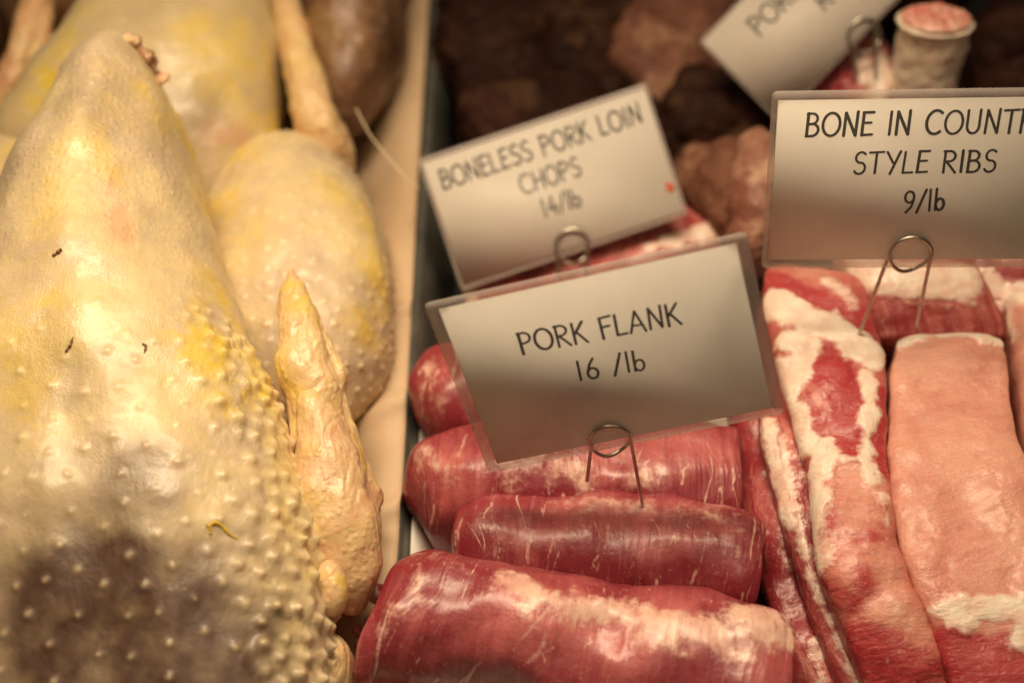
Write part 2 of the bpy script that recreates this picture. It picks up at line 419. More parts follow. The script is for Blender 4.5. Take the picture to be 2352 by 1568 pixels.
# ------------------------------------------------------------------ chickens
def ctl(table, y):
    t = np.asarray(table, float); return spline_y(t, y)
def spline_y(t, y):
    # smooth interpolation of table columns by its first column
    o = np.argsort(t[:, 0]); t = t[o]; n = 200
    s = np.linspace(0, 1, n); f = spline(t, n, s); return np.stack([np.interp(y, f[:, 0], f[:, k]) for k in range(1, t.shape[1])], -1)

def breast_grid(tab, ns, nt, seed, ridge=.004):
    y0, y1 = tab[0][0], tab[-1][0]; s = svals(ns, .75); y = y0 + (y1 - y0) * s
    a = spline_y(np.array(tab), y)                     # x, ztop, zbot, halfwidth, mid, p
    f = end_round(s, .16, .10)
    x, zt, zb, w, mid, p = a.T
    zc = zb + (zt - zb) * mid
    zc = zc * 1.0
    c = np.stack([x, y, zc], -1); side = np.tile([1., 0, 0], (ns, 1)); up = np.tile([0, 0, 1.], (ns, 1))
    V = loft(c, side, up, w * f, (zt - zc) * f, (zc - zb) * f, p, nt)
    th = np.linspace(0, 2 * math.pi, nt, endpoint=False)
    rel = (V[..., 0] - x[:, None]); top = np.clip(np.sin(th), 0, 1)[None] ** .5
    kr = sstep(.35, .85, s)[:, None]
    V[..., 2] += ridge * kr * np.exp(-(rel / .010) ** 2) * top * f[:, None]
    V[..., 2] -= .003 * (1 - kr) * np.exp(-(rel / .014) ** 2) * top * f[:, None]
    V = displace(V, .0035 * fbm(V * 16 + seed, 3) * f[:, None])
    return V, s

def skin_attrs(V, yel=None, bruise_shade=None, red=None, tip=None, peb=None):
    z = np.zeros(V.shape[:2]); d = dict(yel=yel, bruise_shade=bruise_shade, red=red, tip=tip, peb=peb)
    return {k: (z if v is None else np.broadcast_to(v, V.shape[:2])) for k, v in d.items()}

def egg(c0, c1, rx, ru, rd, ns, nt, seed, p=2.1, noise=.003, fat_at=.45, e=(.5, .5)):
    s = svals(ns, .8); c = np.array(c0)[None] * (1 - s[:, None]) + np.array(c1)[None] * s[:, None]
    t, side, up = spine_frames(c)
    prof = np.interp(s, [0, fat_at, 1], [0, 1, 2]); a = np.where(prof < 1, 1 - prof, prof - 1)
    f = np.maximum(np.sqrt(np.clip(1 - a ** 2.1, 0, 1)), .012)
    V = loft(c, side, up, rx * f, ru * f, rd * f, p, nt)
    return displace(V, noise * fbm(V * 22 + seed, 3) * np.minimum(1, f * 2)[:, None])

B1 = [  # y, x, z_top, z_bottom, half width, height of widest line (0..1), section power
    (-.292, -.120, .050, .012, .052, .45, 2.1),
    (-.262, -.126, .074, .008, .064, .45, 2.1),
    (-.225, -.134, .096, .006, .073, .45, 2.15),
    (-.185, -.146, .113, .006, .079, .44, 2.15),
    (-.145, -.155, .125, .006, .078, .44, 2.1),
    (-.112, -.163, .133, .008, .073, .45, 2.05),
    (-.082, -.169, .139, .010, .062, .46, 2.0),
    (-.055, -.174, .143, .014, .056, .48, 1.95),
    (-.020, -.176, .148, .020, .047, .50, 1.95),
    (.012, -.176, .151, .030, .037, .55, 1.9),
    (.040, -.177, .152, .060, .024, .58, 1.9),
    (.062, -.177, .150, .090, .014, .6, 1.9)]

def chicken_front():
    base = (-.15, -.10, -.004); root = empty('whole_chicken', base)
    tag(root, 'nearest plucked yellow-skinned chicken lying breast up beside the tray', 'chicken', 'plucked chickens on the butcher paper')
    V, s = breast_grid(B1, 560, 460, 1.0)
    pk0 = Picker(V); ns, nt = V.shape[:2]
    # follicle bumps: sparse and tall towards the shoulders, dense rows along the right flank, tiny near the tail
    yy, xx, zz = V[..., 1], V[..., 0], V[..., 2]
    ax = np.interp(yy, [r[0] for r in B1], [r[1] for r in B1]); hw = np.interp(yy, [r[0] for r in B1], [r[4] for r in B1])
    flank = sstep(.42, .80, (xx - ax) / hw) * (1 - sstep(-.10, -.07, yy))
    front = 1 - sstep(-.15, -.02, yy)
    space = .0078 + .0026 * front - .0042 * flank - .003 * sstep(-.06, .02, yy)
    rad = .0010 + .0004 * front + .0010 * flank; amp = .00016 + .00070 * front + .00135 * flank
    calm = 1 - .8 * np.exp(-((yy + .09) / .03) ** 2) * (1 - flank)
    idx = scatter(V, space, zz > .02, .25, 4); hgt, tip = add_bumps(V, idx, rad, amp * calm)
    rows = flank * .00022 * np.sin((yy + .35 * zz) * 2 * math.pi / .0075)
    V2 = displace(V, hgt + rows + .0005 * fbm(V * 130, 3) * (.3 + flank))
    yel = marks(V, [([(430, 300), (470, 400), (500, 520), (530, 640)], .010, .85), ([(540, 700), (570, 800), (600, 900)], .013, 1.), ([(630, 960), (680, 1100), (700, 1250)], .012, .35),
                    ([(480, 780), (530, 860)], .016, .9), ([(260, 160), (250, 300), (235, 440)], .004, .7), ([(60, 700), (40, 900)], .02, .5), ([(330, 200), (390, 260)], .010, .6), ([(120, 420), (60, 600)], .012, .4)], pk0, .010, 45, .012)
    bruise_shade = marks(V, [([(250, 1100), (290, 1250), (220, 1330)], .016, .85), ([(230, 1400), (350, 1480), (250, 1550), (420, 1560)], .036, 1.0), ([(130, 830), (220, 850)], .006, .30), ([(180, 200), (200, 250)], .007, .35),  # lower-breast strokes paint shade into the skin; the rest are bruises
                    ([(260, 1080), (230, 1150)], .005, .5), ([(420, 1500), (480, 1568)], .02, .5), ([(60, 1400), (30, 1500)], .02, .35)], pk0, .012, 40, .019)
    red = marks(V, [([(265, 490), (280, 530)], .0055, .45), ([(250, 380), (255, 440)], .003, .2), ([(210, 370)], .003, .2)], pk0, .003, 160, .005)
    peb = np.clip(.9 * sstep(-.10, -.02, yy) + .5 * flank + .15, 0, 1)
    body = grid_obj('breast', V2, M['skin'], root, base, skin_attrs(V2, yel, bruise_shade, red, tip, peb))
    # thighs
    for k in (0, 1):
        mir = lambda x: x if k == 0 else 2 * -.178 - x
        T = egg((mir(-.122), .098, .040), (mir(-.085), -.088, .038), .046, .043, .038, 300, 260, 3.0 + k, 2.15, .003, .52)
        pk = Picker(T); fl = sstep(.075, .045, T[..., 2])
        i2 = scatter(T, .0072 - .002 * fl, T[..., 2] > .01, .25, 8 + k); h2, t2 = add_bumps(T, i2, np.full(T.shape[:2], .00125), .00062 + .0003 * fl)
        T2 = displace(T, h2)
        y2 = marks(T, [([(480, 330), (560, 330), (500, 450)], .010, .7), ([(800, 430), (860, 560), (880, 700)], .010, .75), ([(850, 740)], .010, .9), ([(540, 540), (520, 430)], .008, .5)], pk, .008, 60, .01) if k == 0 else .4
        b2 = marks(T, [([(570, 760), (600, 820)], .010, .3)], pk, .006, 60, .008) if k == 0 else None
        r2 = marks(T, [([(832, 445), (845, 470)], .0016, .6), ([(690, 665)], .001, .5)], pk, .001, 300, .0015) if k == 0 else None
        leg = grid_obj('thigh', T2, M['skin'], root, base, skin_attrs(T2, y2, b2, r2, t2, .35))
    # wing: folded joint by joint, tip pointing to the tail
    def limb(rows, nm, par, seed, ns=300, nt=150, p=2.2, wr=.0016, e=(.12, .12), upv=(0, -.35, .9), freq=150, dens=.0065):
        c = np.array([P(r[0], r[1], r[2]) for r in rows]); s = svals(ns, .6); cc = spline(c, ns, s)
        rx = spline([r[3] for r in rows], ns, s); rz = spline([r[4] for r in rows], ns, s)
        t, side, up = spine_frames(cc, upv); f = end_round(s, *e)
        G = loft(cc, side, up, rx * f, rz * f, rz * f, p, nt)
        G = displace(G, (wr * 1.6 * fbm(G * 45 + seed, 2) + .65 * wr * (np.abs(fbm(metric(G, seed) * np.array([55, freq * .75, 1]) + .3 * fbm(G * 60, 2)[..., None], 3)) - .3)) * f[:, None])
        i3 = scatter(G, dens, None, .3, int(seed)); h3, t3 = add_bumps(G, i3, np.full(G.shape[:2], .0010), .00015 * sstep(.0, .4, fbm(G * 50 + seed, 2)))
        G = displace(G, h3)
        yl = sstep(-.1, .45, fbm(G * 42 + seed * 3, 3)) * .7; rd = sstep(.25, .6, fbm(G * 60 + seed, 3)) * .28
        return grid_obj(nm, G, M['wing_skin'], par, base, skin_attrs(G, yl, None, rd, t3 * .4, .35)), G
    w, G = limb([(668, 618, .098, .0028, .0035), (678, 680, .097, .0062, .006), (690, 760, .094, .0092, .008), (704, 850, .089, .0105, .0095), (722, 930, .083, .0112, .010),
                 (745, 1010, .077, .0120, .010), (768, 1090, .071, .0115, .009), (780, 1150, .066, .008, .007)], 'wing', root, 21, e=(.06, .10))
    limb([(706, 868, .088, .0025, .004), (728, 960, .085, .0080, .009), (752, 1060, .079, .0120, .012), (776, 1160, .073, .0140, .013), (794, 1240, .067, .0140, .013),
          (806, 1310, .060, .0115, .012), (800, 1370, .053, .0085, .010), (785, 1400, .048, .005, .007)], 'wing_joint', w, 33, ns=340, wr=.0015, e=(.05, .09))
    limb([(752, 1285, .072, .003, .004), (758, 1330, .069, .0052, .006), (762, 1370, .066, .0058, .006), (762, 1412, .060, .0040, .005)], 'wing_thumb', w, 45, ns=140, nt=100, wr=.0007, e=(.2, .2))
    limb([(722, 700, .090, .002, .003), (740, 770, .086, .0048, .005), (762, 850, .080, .0055, .006), (772, 920, .075, .005, .006), (790, 1000, .068, .0055, .006), (826, 1090, .060, .006, .006),
          (846, 1180, .054, .0055, .006), (862, 1270, .050, .004, .005)], 'wing_skin_fold', w, 57, ns=260, nt=100, wr=.0022, e=(.1, .1), freq=150)
    limb([(748, 1480, .058, .004, .006), (752, 1520, .050, .009, .012), (745, 1570, .040, .011, .016), (735, 1620, .03, .008, .012)], 'neck_skin', root, 61, ns=140, nt=100, wr=.001)
    # things clinging to the skin
    pk = Picker(V2)
    def strand(px, r, mat, nm, lift=.0004, n=40):
        pts = np.array([pk.at(*q) for q in px]) + np.array([0, -.3, .9]) * lift; c = spline(pts, n)
        rr = r * (.55 + .45 * np.sin(np.linspace(.2, math.pi - .1, n))) * (1 + .3 * np.sin(np.linspace(0, 19, n)))
        grid_obj(nm, tube_verts(c, rr, 8), mat, root, base)
    strand([(478, 1196), (486, 1206), (500, 1200), (514, 1208), (530, 1222), (550, 1236)], .00055, M['yfat'], 'fat_strand')
    strand([(488, 1222), (484, 1210), (486, 1204)], .0005, M['yfat'], 'fat_strand')
    strand([(122, 582), (134, 574), (146, 570)], .0007, M['quill'], 'pin_feather')
    strand([(332, 786), (340, 794), (336, 804)], .0005, M['quill'], 'pin_feather')
    strand([(150, 806), (156, 790), (164, 772)], .0005, M['quill'], 'pin_feather')
    # innards showing at the vent end, behind the keel tip
    c = spline(np.array([P(*q) for q in [(232, 112, .146), (256, 98, .147), (284, 98, .146), (310, 112, .144), (334, 134, .141), (352, 160, .137), (364, 188, .131)]]), 160) + np.array([0, .004, -.0035])
    G = tube_verts(c, .0034 * (1 + .35 * np.sin(np.linspace(0, 21, 160))) * end_round(np.linspace(0, 1, 160), .1, .1, .2), 60); G = displace(G, .0022 * fbm(G * 150, 3))
    grid_obj('vent_skin', G, M['wing_skin'], root, base, skin_attrs(G, .1, sstep(-.1, .25, fbm(G * 70 + 2, 2)) * .75, .2, None, .3))
    return V
BV = chicken_front()

def chicken_rear():
    base = (-.17, .20, -.004); root = empty('whole_chicken', base)
    tag(root, 'second plucked yellow chicken behind the nearest one, wings spread at its sides', 'chicken', 'plucked chickens on the butcher paper')
    tab = [(.02, -.182, .045, .008, .050, .45, 2.1), (.05, -.186, .075, .006, .066, .45, 2.15), (.09, -.190, .098, .006, .073, .45, 2.2), (.14, -.181, .112, .006, .061, .45, 2.2),
           (.19, -.178, .122, .008, .049, .46, 2.1), (.25, -.177, .130, .012, .039, .48, 2.0), (.31, -.178, .134, .03, .031, .52, 1.9), (.36, -.180, .134, .06, .02, .58, 1.8)]
    V, s = breast_grid(tab, 300, 260, 5.0, .003); pk = Picker(V)
    idx = scatter(V, .008, V[..., 2] > .03, .3, 14); h, t = add_bumps(V, idx, np.full(V.shape[:2], .0012), np.full(V.shape[:2], .0004))
    V2 = displace(V, h)
    yel = marks(V, [([(600, 180), (620, 260), (640, 300)], .014, 1.), ([(110, 180), (100, 230)], .012, 1.), ([(470, 60), (500, 160)], .014, .6), ([(560, 60), (590, 130)], .012, .55), ([(200, 60), (160, 120)], .012, .6)], pk, .012, 40, .014)
    bruise_shade = marks(V, [([(420, 230), (470, 250)], .014, .45), ([(390, 300), (470, 320)], .012, .3)], pk, .01, 50, .012)
    red = marks(V, [([(500, 300), (560, 310)], .006, .3)], pk, .005, 90, .006)
    grid_obj('breast', V2, M['skin_far'], root, base, skin_attrs(V2, yel, bruise_shade, red, t * .6, .4))
    def limb(rows, nm, seed, par=root, p=2.1):
        ns, nt = 160, 90; c = np.array([P(r[0], r[1], r[2]) for r in rows]); s = svals(ns, .6); cc = spline(c, ns, s)
        rx = spline([r[3] for r in rows], ns, s); tt, side, up = spine_frames(cc, (0, -.3, .9)); f = end_round(s, .08, .12)
        G = loft(cc, side, up, rx * f, rx * f * 1.1, rx * f, p, nt); G = displace(G, .0014 * fbm(G * 70 + seed, 4) * f[:, None])
        return grid_obj(nm, G, M['wing_skin'], par, base, skin_attrs(G, .15, None, sstep(-.05, .4, fbm(G * 35 + seed, 3)) * .4, None, .6))
    a = limb([(640, -70, .085, .006), (654, 0, .082, .0075), (672, 70, .079, .0085), (690, 140, .075, .0095), (706, 210, .07, .0105), (728, 280, .062, .012), (752, 335, .052, .0125), (772, 380, .042, .010), (782, 410, .034, .006)], 'wing', 3)
    limb([(640, 20, .083, .004), (660, 100, .077, .005), (676, 170, .072, .005), (690, 240, .065, .004)], 'wing_joint', 4, a)
    b = limb([(105, -50, .08, .008), (88, 10, .077, .0085), (70, 70, .072, .009), (52, 130, .066, .0085), (30, 190, .058, .009), (5, 245, .048, .010), (-20, 290, .04, .008)], 'wing', 6)
    limb([(108, 0, .078, .004), (98, 70, .074, .005), (84, 140, .068, .005), (62, 210, .06, .005)], 'wing_joint', 7, b)
    for k, x in enumerate((-.145, -.245)):
        T = egg((x, .50, .05), (x + (.02, -.02)[k], .325, .05), .042, .048, .042, 90, 80, 31 + k, 2.1, .003, .5)
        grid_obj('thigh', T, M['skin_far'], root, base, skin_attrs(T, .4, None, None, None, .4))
chicken_rear()

def brown_bird():
    base = (-.09, .28, -.004); root = empty('dark_bird', base)
    tag(root, 'dark brown bird half in shadow behind the wing of the second chicken', 'poultry')
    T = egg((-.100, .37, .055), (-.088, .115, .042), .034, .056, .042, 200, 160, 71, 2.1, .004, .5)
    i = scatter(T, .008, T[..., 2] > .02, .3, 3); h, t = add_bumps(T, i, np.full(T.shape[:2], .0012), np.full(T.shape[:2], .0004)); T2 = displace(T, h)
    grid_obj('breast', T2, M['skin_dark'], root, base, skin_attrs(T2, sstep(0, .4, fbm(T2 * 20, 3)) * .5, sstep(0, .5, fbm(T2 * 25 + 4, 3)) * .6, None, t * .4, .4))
    E = egg((-.075, .40, .04), (-.068, .24, .035), .022, .03, .03, 100, 80, 75, 2.1, .003, .5)
    grid_obj('thigh', E, M['skin_dark'], root, base, skin_attrs(E, .1, .4, None, None, .4))
    # shadowed bird on the far left
    b2 = (-.29, .28, -.004); r2 = empty('dark_bird', b2)
    tag(r2, 'dark bird at the far left edge behind the second chicken', 'poultry')
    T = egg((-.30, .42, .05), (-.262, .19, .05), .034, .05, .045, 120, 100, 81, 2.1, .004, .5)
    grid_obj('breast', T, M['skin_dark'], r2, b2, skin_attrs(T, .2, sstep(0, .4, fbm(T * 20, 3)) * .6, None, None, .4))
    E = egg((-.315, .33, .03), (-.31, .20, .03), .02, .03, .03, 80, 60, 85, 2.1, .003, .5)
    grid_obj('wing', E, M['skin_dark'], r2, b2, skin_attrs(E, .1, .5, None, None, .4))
brown_bird()

# ------------------------------------------------------------------ pork flank rolls
def roll(label, rows, seed, fats=(), tones=(), pales=(), ns=420, nt=300, e=(.06, .05), p=2.25, shear=0.0, flap=None, flecks=26):
    c = np.array([P(r[0], r[1], r[2]) for r in rows]); s = svals(ns, .55); cc = spline(c, ns, s)
    rx = spline([r[3] for r in rows], ns, s); rz = spline([r[4] for r in rows], ns, s)
    t, side, up = spine_frames(cc); f = end_round(s, *e, mn=.03); f = np.where(s > .5, np.maximum(f, .03), f)
    V = loft(cc, side, up, rx * f, rz * f, rz * f, p, nt)
    if shear: V = V - t[:, None, :] * (shear * np.einsum('ijk,ik->ij', V - cc[:, None], side) * (1 - sstep(0, .35, s))[:, None])[..., None]
    th = np.linspace(0, 2 * math.pi, nt, endpoint=False)[None]
    g = np.minimum(1, f * 1.5)[:, None]
    # broad lumps, fibre furrows round the girth, a lengthwise lap of the rolled sheet
    cell = metric(V, seed)
    al = cell[..., 0:1] + .006 * fbm(V * 30 + seed, 2)[..., None]
    fur = perlin(np.concatenate([al * 210, V[..., 1:2] * 14 + seed, V[..., 2:3] * 14], -1))
    fur2 = perlin(np.concatenate([al * 520, V[..., 1:2] * 30 + seed, V[..., 2:3] * 30], -1))
    d = .0042 * fbm(V * 20 + seed, 3) + (.00024 * np.minimum(fur, .2) + .00010 * fur2) * sstep(.0, .22, s)[:, None]
    if flap:
        th0, hh = flap
        wob = th0 + .16 * fbm(np.concatenate([cell[..., 0:1] * 22, 0 * al, 0 * al + seed], -1), 3)
        x = (th - wob + math.pi) % (2 * math.pi) - math.pi
        d = d + hh * (sstep(-.045, .045, x) * np.exp(-np.clip(x, 0, 9) / .6) - .5 * np.exp(-(x / .03) ** 2))
    V = displace(V, d * g)
    pk = Picker(V)
    # thin pale sinews across the roll, mostly along the girth
    tex = np.concatenate([al * 150, V[..., 1:2] * 13 + seed * 2, V[..., 2:3] * 13], -1)
    ln = perlin(tex); sinew = (1 - sstep(.0, .035, np.abs(ln - .05))) * sstep(-.05, .35, fbm(V * 42 + seed * 5, 3))
    fw = perlin(np.concatenate([al * 330, V[..., 1:2] * 40 + seed, V[..., 2:3] * 40], -1)) + .6 * perlin(np.concatenate([al * 800, V[..., 1:2] * 60 + seed, V[..., 2:3] * 60], -1))
    fm = marks(V, fats, pk, .006, 85, .0075, seed); fat = np.maximum(np.clip(fm * (1.0 + .22 * fw) + .10 * fw * (fm > .08), 0, 1), .8 * sinew)
    gr = np.random.default_rng(int(seed))                       # short slanted sinew flecks across the fibres
    for k in range(flecks):
        i0 = gr.integers(int(.06 * ns), int(.96 * ns)); t0 = gr.uniform(35, 115); ln_ = gr.uniform(10, 42); di = -ns * gr.uniform(.0004, .0010) * ln_
        path = [V[int(np.clip(i0 + di * q + gr.normal(0, 1.5), 0, ns - 1)), int(((t0 - ln_ * q) % 360) / 360 * nt) % nt] for q in np.linspace(0, 1, 5)]
        dd = dist_poly(V, path) + .0006 * fw; r0 = gr.uniform(.00012, .00045)
        fat = np.maximum(fat, gr.uniform(.35, .7) * (1 - sstep(0, r0 * 2.6, dd)))
    tone = .22 + .35 * fbm(V * 30 + seed, 3) + .5 * marks(V, pales, pk, .008, 60, .010, seed + 3) - .5 * marks(V, tones, pk, .006, 60, .008, seed + 7)
    V = displace(V, .0006 * fm)
    endm = np.maximum(1 - sstep(0, .05, s), sstep(.96, 1, s))[:, None]
    tone = tone + .18 * endm * fbm(V * 120 + seed, 2)
    base = np.array([V[..., 0].mean(), V[..., 1].mean(), 0.0])
    V[..., 2] = np.maximum(V[..., 2], .0006 + .0004 * np.abs(fbm(V * 50, 2)))
    o = grid_obj('pork_flank_roll', V, M['roll'], None, base, dict(fat=fat, tone=tone, uvw=cell))
    tag(o, label, 'meat roll', 'rolled pork flanks in the tray'); o['_'] = 0; del o['_']
    return o, V, base
def scrap(parent, base, pts, r, mat, seed, nm='meat_scrap'):
    c = spline(np.array([P(*q) for q in pts]), 40); n = 40
    rr = r * (1 + .35 * np.sin(np.linspace(0, 9, n) + seed)) * end_round(np.linspace(0, 1, n), .15, .3, .1)
    V = tube_verts(c, rr, 14); V = displace(V, r * .35 * fbm(V * 220 + seed, 3))
    return grid_obj(nm, V, mat, parent, base, dict(fat=sstep(-.1, .4, fbm(V * 150 + seed, 3)) * .7, tone=np.full(V.shape[:2], .6), uvw=metric(V, seed)))

r1, RV1, b1 = roll('nearest rolled pork flank at the bottom edge, with a broad pale fat streak',
    [(868, 1466, .036, .019, .024), (950, 1446, .036, .026, .031), (1080, 1466, .035, .029, .034), (1250, 1502, .035, .030, .035), (1430, 1539, .034, .030, .034), (1600, 1575, .033, .030, .034), (1740, 1601, .033, .029, .034), (1802, 1611, .033, .027, .031)],
    11.0, e=(.018, .025), p=2.3, shear=.8,
    fats=[([(1195, 1345), (1260, 1375), (1350, 1395), (1440, 1410)], .0048), ([(1215, 1350), (1180, 1330)], .0025), ([(1400, 1400), (1500, 1420), (1600, 1440), (1700, 1450), (1770, 1440)], .0058), ([(1480, 1440), (1560, 1420)], .006),
          ([(1680, 1410), (1760, 1405), (1790, 1440)], .0052), ([(1620, 1470), (1560, 1500)], .002, .7), ([(1650, 1400), (1560, 1390)], .0022, .8), ([(985, 1275), (1010, 1265)], .0016, .8), ([(960, 1330), (950, 1350)], .0014, .7), ([(1070, 1310), (1050, 1290)], .0012, .8),
          ([(870, 1440), (890, 1410), (905, 1400)], .0018, .7)],
    pales=[([(1180, 1420), (1400, 1450), (1600, 1480)], .016), ([(1690, 1510), (1760, 1540)], .012, .8), ([(960, 1450), (1080, 1430)], .010, .5)], tones=[([(840, 1500), (860, 1480)], .010, .4), ([(1560, 1520), (1640, 1540)], .010, .8), ([(1650, 1425), (1690, 1420)], .0035, 1.6)])
r2, RV2, b2 = roll('second rolled pork flank from the front, the wire holder stuck in its top',
    [(1040, 1290, .030, .018, .021), (1130, 1291, .031, .024, .027), (1270, 1298, .032, .027, .0295), (1400, 1305, .032, .028, .030), (1540, 1322, .032, .028, .030), (1660, 1334, .032, .027, .0295), (1718, 1342, .031, .024, .026)],
    23.0, e=(.05, .04),
    fats=[([(1560, 1165), (1620, 1160), (1680, 1170), (1700, 1210)], .0026, .9), ([(1300, 1150), (1400, 1150), (1470, 1160)], .0030, .55), ([(1150, 1230), (1130, 1260)], .0010, .6), ([(1060, 1215), (1085, 1200)], .0012, .5), ([(1690, 1230), (1705, 1260)], .002, .6)],
    pales=[([(1200, 1200), (1330, 1190), (1450, 1200)], .010), ([(1520, 1230), (1660, 1230)], .010, .9)], tones=[([(1300, 1290), (1400, 1310)], .014, .7), ([(1560, 1180), (1650, 1175)], .004, 1.2), ([(1540, 1290), (1680, 1290)], .010, .8)])
r3, RV3, b3 = roll('third rolled pork flank, lying under the lower edge of the pork flank card',
    [(925, 1143, .028, .016, .018), (1000, 1130, .030, .0245, .026), (1120, 1127, .031, .028, .030), (1280, 1130, .031, .029, .031), (1440, 1130, .031, .029, .031), (1600, 1133, .031, .0285, .0305), (1705, 1137, .031, .027, .029)],
    37.0, e=(.22, .03),
    fats=[([(1340, 1110), (1300, 1080), (1180, 1090)], .003, .7), ([(1000, 1060), (985, 1020)], .0012, .6), ([(1420, 1110), (1500, 1100)], .0028, .7), ([(1050, 1040), (1040, 1090)], .0010, .5), ([(960, 1060), (950, 1110)], .001, .5)],
    pales=[([(1400, 1040), (1560, 1040), (1660, 1030)], .010, .8), ([(980, 1060), (1050, 1040)], .008, .6)], tones=[([(1170, 1130), (1300, 1130)], .008, .8), ([(915, 1080), (905, 1110)], .006, .3)])
r4, RV4, b4 = roll('rearmost rolled pork flank, only its rounded end showing left of the card',
    [(945, 933, .026, .014, .016), (1000, 923, .029, .0235, .025), (1120, 915, .030, .027, .029), (1280, 911, .030, .027, .029), (1450, 911, .030, .026, .028), (1600, 911, .03, .024, .026)],
    53.0, e=(.28, .06), ns=260, nt=220,
    fats=[([(1000, 870), (980, 830)], .0012, .5), ([(1010, 910), (960, 915)], .001, .5)], pales=[([(980, 880), (1020, 850)], .008, .6)])
scrap(r1, b1, [(880, 1395, .040), (868, 1380, .043), (860, 1366, .045), (872, 1350, .046), (890, 1345, .045)], .0024, M['roll'], 3)
scrap(r1, b1, [(850, 1470, .034), (836, 1452, .037), (822, 1446, .038), (812, 1440, .038)], .0016, M['roll'], 7)
scrap(r1, b1, [(838, 1500, .030), (822, 1480, .033), (816, 1460, .034)], .0013, M['roll'], 9)
sc = scrap(None, np.array(P(968, 1222, .001)), [(966, 1240, .0005), (968, 1228, .001), (964, 1216, .0016), (972, 1204, .002)], .0009, M['roll'], 5, 'meat_scrap')
tag(sc, 'tiny curl of pink meat on the white liner beside the rolls', 'meat scrap')

# ------------------------------------------------------------------ country style ribs and other cuts
def slab(name, label, cat, group, L, Rr, th, bulge, mat, seed, fats=(), tones=(), pales=(), ns=360, nt=300, p=3.6, e=(.05, .05), base_tone=.45, lump=.002, up=(0, -.15, 1), fatwarp=.004, fatfreq=120, soft=.0030, rough=.00025, foot=.0008, bulges=(), proud=.0009):
    s = svals(ns, .5)
    l = spline(np.array([P(*q) for q in L]), ns, s); r = spline(np.array([P(*q) for q in Rr]), ns, s)
    c = .5 * (l + r); half = np.linalg.norm(r - l, axis=1) / 2; side = norm(r - l)
    t = norm(np.gradient(c, axis=0)); upv = norm(np.cross(side, t)); upv = np.where(upv[:, 2:3] < 0, -upv, upv)
    upv = norm(.5 * upv + .5 * np.array(up))
    f = end_round(s, *e, mn=.02); fw = np.maximum(f, .05) ** .6
    bb = np.broadcast_to(spline(bulge, ns, s) if hasattr(bulge, '__len__') else bulge, (ns,))
    V = loft(c, side, upv, half * fw, bb * f, np.full(ns, th) * f, np.full(ns, p), nt)
    V = displace(V, (lump * fbm(V * 26 + seed, 3) + rough * fbm(V * 170 + seed, 3)) * np.minimum(1, f * 1.3)[:, None])
    pk = Picker(V)
    fat = marks(V, fats, pk, fatwarp, fatfreq, soft, seed) if fats else np.zeros(V.shape[:2])
    V0 = V; dd = proud * fat * np.minimum(1, f * 1.3)[:, None]
    for st in bulges: dd = dd + st[2] * marks(V, [(st[0], st[1])], pk, .001, 90, st[1] * .55)
    tone = base_tone + .14 * fbm(V * 28 + seed, 3)
    if pales: tone = tone + .6 * marks(V, pales, pk, .005, 70, .006, seed + 2)
    if tones: tone = tone - .75 * marks(V, tones, pk, .004, 90, .004, seed + 5)
    V = displace(V, dd); V[..., 2] = np.maximum(V[..., 2], foot)
    base = np.array([V[..., 0].mean(), V[..., 1].mean(), 0.])
    o = grid_obj(name, V, mat, None, base, dict(fat=fat, tone=tone, uvw=metric(V, seed)))
    tag(o, label, cat, group); return o, V, base
RG = 'bone in country style ribs'
chopA, CA, bA = slab('pork_rib_chop', 'large pale pink rib chop with a white fat band across its lower end', 'pork chop', RG,
    [(2062, 768, .070), (2044, 860, .068), (2040, 1000, .066), (2046, 1150, .065), (2066, 1260, .064), (2100, 1360, .062), (2140, 1460, .058), (2175, 1580, .052), (2200, 1680, .045)],
    [(2298, 772, .074), (2318, 860, .073), (2326, 960, .072), (2348, 1080, .071), (2372, 1200, .070), (2400, 1320, .068), (2430, 1440, .064), (2460, 1560, .058), (2480, 1660, .05)],
    .062, [.003, .005, .006, .007, .007, .007, .007, .006, .004], M['chop'], 3.0, p=5.0, e=(.03, .08), base_tone=.72, lump=.0022,
    fats=[([(2062, 760), (2150, 760), (2230, 764), (2296, 772)], .0036), ([(2170, 1402), (2240, 1396), (2320, 1395), (2400, 1385)], .0052), ([(2270, 1440), (2350, 1450), (2420, 1450)], .0058), ([(2150, 1400), (2180, 1420)], .002)],
    tones=[([(2170, 1480), (2260, 1500), (2360, 1530), (2440, 1540)], .008, 1.2), ([(2180, 1560), (2300, 1580), (2420, 1600)], .014, 1.2)], pales=[([(2100, 850), (2180, 1000), (2230, 1200)], .02, .3)], fatwarp=.003)
chopB, CB, bB = slab('pork_rib_chop', 'pink rib chop with a white rim, cut off by the right edge of the picture', 'pork chop', RG,
    [(2308, 690, .066), (2322, 800, .064), (2334, 930, .062), (2352, 1050, .060), (2380, 1200, .056), (2420, 1350, .05)],
    [(2500, 700, .070), (2520, 800, .068), (2540, 930, .066), (2560, 1060, .064), (2590, 1200, .06), (2620, 1350, .05)],
    .055, .012, M['chop'], 8.0, p=3.2, base_tone=.72, ns=220, nt=200, fats=[([(2312, 690), (2352, 672), (2420, 680)], .005), ([(2306, 700), (2322, 780)], .0022)], fatwarp=.002)
